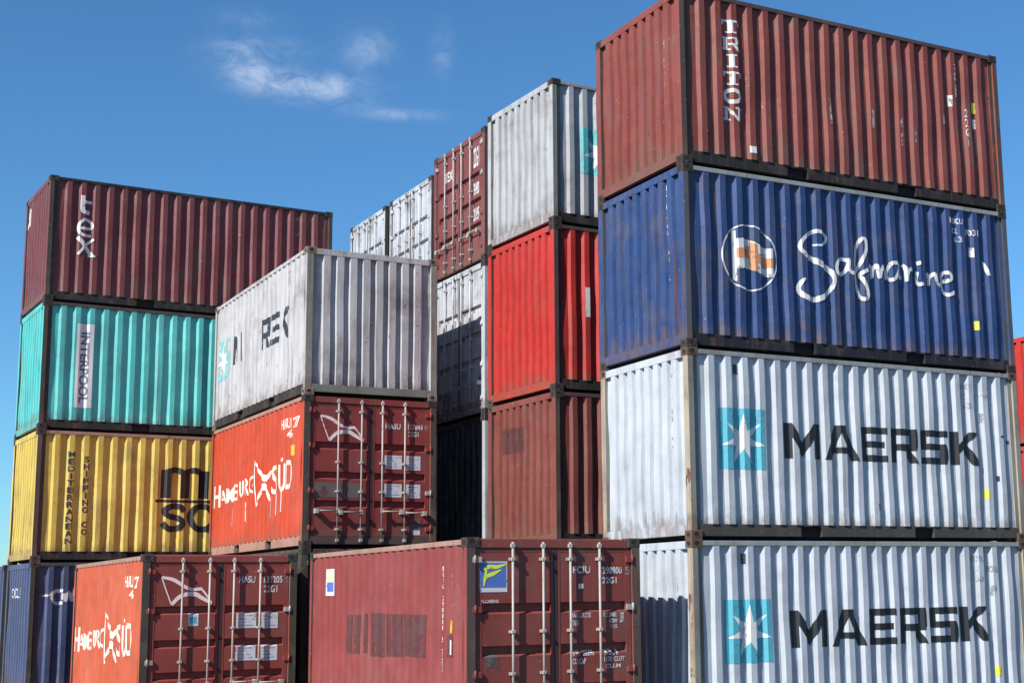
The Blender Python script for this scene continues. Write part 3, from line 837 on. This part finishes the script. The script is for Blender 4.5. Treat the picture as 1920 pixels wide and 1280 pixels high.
# ------------------------------------------------------------------ front row
fx, fy, fa = -7.07330, 22.18243, .511798
pad(fx, fy, fa, W_, L_, 0)
c = container(fx, fy, fa, 0, W_, L_, H_, 'door', 'side', P_HS2, 'sun-bleached orange-red container with red-brown doors, in front of the mustard yellow one', door=P_HSD2, post=PO_DK, rail=TR_TN, topr=TR_TN, sill=TR_DK)
liner(c)
dl, dr = c['doors']['S']
kite_door(c, dl)
words(c, 'S', [('HASU', 1.50, 2.14, 1.76, 2.25), ('131205', 1.90, 2.14, 2.20, 2.25), ('0', 2.25, 2.14, 2.32, 2.25), ('22G1', 1.90, 1.99, 2.12, 2.10)], WHITE_W, parent=dr)
papers(c, dr, ((1.44, 1.67), (.94, 1.17)))
bm = bmesh.new(); rect(bm, .72, 1.49, .88, 1.68); pc = lay(c, 'S', 'data_placard', bm, PAPER, .004, dl)
bm = bmesh.new(); rect(bm, .75, 1.53, .85, 1.63); lay(c, 'S', 'tag_label', bm, CYAN, .0055, pc)

gx, gy, ga = -1.66047, 17.49468, .511441
pad(gx, gy, ga, W_, L_, 0)
c = container(gx, gy, ga, 0, W_, L_, H_, 'door', 'side', P_FL, 'dull red container in front, with a yellow and blue sign on its dark door', door=P_FLD, post=PO_BR, rail=TR_TN, topr=TR_TN, sill=TR_DK)
dl, dr = c['doors']['S']
bm = bmesh.new(); rect(bm, .175, 1.93, .555, 2.30); pc = lay(c, 'S', 'logo_panel', bm, PAPER, .004, dl)
bm = bmesh.new(); rect(bm, .195, 1.985, .54, 2.285); pb = lay(c, 'S', 'logo_panel', bm, BLUEM, .0055, pc)
bm = bmesh.new()
stroke(bm, [(.24, 2.20, .02), (.30, 2.235, .05), (.42, 2.235, .045), (.54, 2.27, .012)], .03); stroke(bm, [(.245, 2.05, .03), (.27, 2.12, .05), (.36, 2.15, .05), (.47, 2.20, .012)], .03, .001)
stroke(bm, [(.235, 2.0, .015), (.25, 2.08, .03), (.27, 2.2, .03)], .03, .0025)
lay(c, 'S', 'leaf_emblem', bm, LIME, .007, pb)
words(c, 'S', [('FCIU', 1.47, 2.15, 1.72, 2.24), ('298800', 1.90, 2.14, 2.18, 2.23), ('5', 2.23, 2.13, 2.30, 2.23), ('22G1', 1.89, 2.02, 2.10, 2.10),
               ('MAX GROSS', 1.43, 1.60, 1.72, 1.66), ('TARE', 1.45, 1.50, 1.54, 1.57), ('KGS', 1.90, 1.60, 1.96, 1.66), ('30480', 1.98, 1.60, 2.10, 1.66), ('67200', 1.98, 1.53, 2.10, 1.58), ('2185', 1.98, 1.46, 2.10, 1.51), ('LBS', 2.14, 1.53, 2.20, 1.66),
               ('NET WT', 1.43, 1.13, 1.56, 1.20), ('28295', 1.60, 1.13, 1.76, 1.20), ('CU CAP', 1.45, 1.03, 1.64, 1.10), ('33.1', 1.90, 1.13, 2.10, 1.20), ('1170', 1.90, 1.05, 2.02, 1.11), ('CU.FT', 2.05, 1.05, 2.20, 1.11), ('CU.M', 1.92, .97, 2.14, 1.02),
               ('FLORENS', .20, 1.80, .44, 1.84)], WHITE_W, parent=dr)
bm = bmesh.new(); stroke(bm, [(1.58, 2.02), (1.58, 1.96)], .07); lay(c, 'S', 'tag_label', bm, WHITE, .004, dr)
bm = bmesh.new(); rect(bm, .26, 1.02, .44, 1.18); lay(c, 'S', 'grey_repair', bm, PATCH, .004, dl)
# side: small panel, stained block, upright codes
bm = bmesh.new(); rect(bm, 4.93, 1.92, 5.30, 2.32); pc = lay(c, 'W', 'logo_panel', bm, PAPER, .004)
bm = bmesh.new(); rect(bm, 4.98, 1.98, 5.25, 2.12); lay(c, 'W', 'tag_label', bm, BLUEM, .0055, pc)
bm = bmesh.new(); rect(bm, 4.98, 2.13, 5.25, 2.28); lay(c, 'W', 'tag_label', bm, marking('pale_lime_marking', (.6, .62, .3), .3), .0055, pc)
bm = bmesh.new(); k = 1.30
for a_, b_, t_, s_2 in ((1.32, 2.05, 1.66, 1.12), (2.10, 2.75, 1.66, 1.10), (2.80, 3.35, 1.67, 1.08), (3.42, 3.62, 1.66, 1.12), (3.70, 3.98, 1.65, 1.10), (4.10, 4.30, 1.64, 1.10)): rect(bm, a_, s_2, b_, t_)
lay(c, 'W', 'brown_repair', bm, PATCHB, .004)
column(c, 'W', 'FCIU 298800 5 22G1', .73, .80, 2.26, .95, WHITE_W, True, .02)
column(c, 'W', 'FLORENS', .46, .52, 2.26, 1.75, WHITE_VW, True)
bm = bmesh.new(); rect(bm, .43, 1.44, .54, 1.60); lay(c, 'W', 'tag_label', bm, AMBER)
bm = bmesh.new(); rect(bm, .40, 1.15, .60, 1.42); lay(c, 'W', 'grey_repair', bm, PATCHB)
bm = bmesh.new(); rect(bm, .47, 1.18, .53, 1.36); lay(c, 'W', 'tag_label', bm, WHITE, .006)

# ------------------------------------------------------------------ back row, ends towards the sun
def back(x, y, yaw, z0, specs):
    pad(x, y, yaw, L_, W_, z0); z = z0; out = []
    for (h, kW, mat, label, kw) in specs:
        out.append(container(x, y, yaw, z, L_, W_, h, 'side', kW, mat, label, **kw)); z += h
    return out


b1 = back(-.777, 23.807, R(32.0), .09, [
    (H_, 'end', P_BRN, 'brown container hidden at the foot of the stack with the bright red one', dict(rail=RL_DK, post=PO_BR)),
    (H_, 'end', P_BRN, 'faded brown container with a dark square patch, directly under the bright red one', dict(rail=RL_DK, post=PO_BR, topr=TR_DK)),
    (HC_, 'end', P_RED, 'bright red container with a plain ribbed end, between a white and a brown one', dict(rail=RL_DK, post=TR_DK, topr=TR_DK)),
    (H_, 'end', P_WD2, 'white ribbed container on the bright red one, just left of the tallest stack', dict(rail=RL_DK, post=PO_GR, topr=TR_LT))])
for i, (k0, mt) in enumerate(((.40, WHITE_W), (.40, WHITE))):
    column(b1[1 + i], 'W', 'GVCU 223 0417', .44, .50, 2.42 if i else 2.2, 1.2 if i else .9, WHITE_VW if i == 0 else mt, True)
bm = bmesh.new(); rect(bm, 1.12, 1.66, 1.88, 2.10); lay(b1[1], 'W', 'brown_repair', bm, PATCHB)
bm = bmesh.new(); rect(bm, .62, 1.30, .72, 1.82); lay(b1[2], 'S', 'tag_label', bm, WHITE)
star_logo(b1[3], 'S', .58, 1.32, sq=marking('green_blue_marking', (.07, .36, .36), .15)); maersk(b1[3], 'S')

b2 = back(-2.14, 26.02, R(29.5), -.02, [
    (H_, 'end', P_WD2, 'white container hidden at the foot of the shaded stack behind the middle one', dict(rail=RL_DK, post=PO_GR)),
    (H_, 'end', P_SHADE, 'container with a pale sunlit corner post, the deep shade on its ribbed end painted dark', dict(rail=RL_DK, post=P_WD2, postw=P_WD2)),  # shade painted in: walls near black, post left white as the sunlit part
    (HC_, 'door', P_WD, 'white container with doors crossed by a slanting shadow, under the brown one with doors', dict(rail=RL_DK, post=P_WD2, bar=P_WD)),
    (H_, 'door', P_BRD, 'mottled brown container with doors facing left, top of its stack between white ones', dict(rail=RL_DK, post=TR_DK))])
dl, dr = b2[3]['doors']['W']
words(b2[3], 'W', [('TEX', 1.55, 1.95, 1.95, 2.15, {'mirror': True}), ('22G1', .30, 1.9, .55, 2.3, {'mirror': True}), ('30480', .30, 1.35, .55, 1.6, {'mirror': True}), ('2185', .30, .85, .55, 1.1, {'mirror': True})], WHITE_W, parent=dr)
b3 = back(-3.55, 29.42, R(29.5), .05, [
    (HC_, 'end', P_WD2, 'white container hidden low in the far stack behind the middle one', dict(rail=RL_DK)),
    (H_, 'end', P_WD2, 'white container hidden low in the far stack behind the middle one', dict(rail=RL_DK)),
    (H_, 'end', P_WD2, 'white container hidden low in the far stack behind the middle one', dict(rail=RL_DK)),
    (H_, 'door', P_WD, 'mottled white container with doors, beside the brown one with doors', dict(rail=RL_DK, post=PO_DK, topr=P_WD2, bar=P_WD))])
b4 = back(-5.10, 33.15, R(29.5), .12, [
    (HC_, 'end', P_WD2, 'white container hidden low in the farthest stack of the back row', dict(rail=RL_DK)),
    (HC_, 'end', P_WD2, 'white container hidden low in the farthest stack of the back row', dict(rail=RL_DK)),
    (H_, 'end', P_WD2, 'white container hidden low in the farthest stack of the back row', dict(rail=RL_DK)),
    (H_, 'door', P_WD, 'farthest white container with doors, leftmost at the end of the back row', dict(rail=RL_DK, post=PO_DK, topr=P_WD2, bar=P_WD))])

# ------------------------------------------------------------------ far right, mostly out of the picture
G = back(10.6, 32.47, R(29.4), 0, [
    (H_, 'end', P_RED, 'red container lowest in the sliver of stack at the right edge', dict(rail=RL_DK)),
    (H_, 'end', P_RED, 'red container in the middle of the sliver of stack at the right edge', dict(rail=RL_DK)),
    (H_, 'end', P_RED, 'red container topmost in the sliver of stack at the right edge', dict(rail=RL_DK, topr=P_RED))])
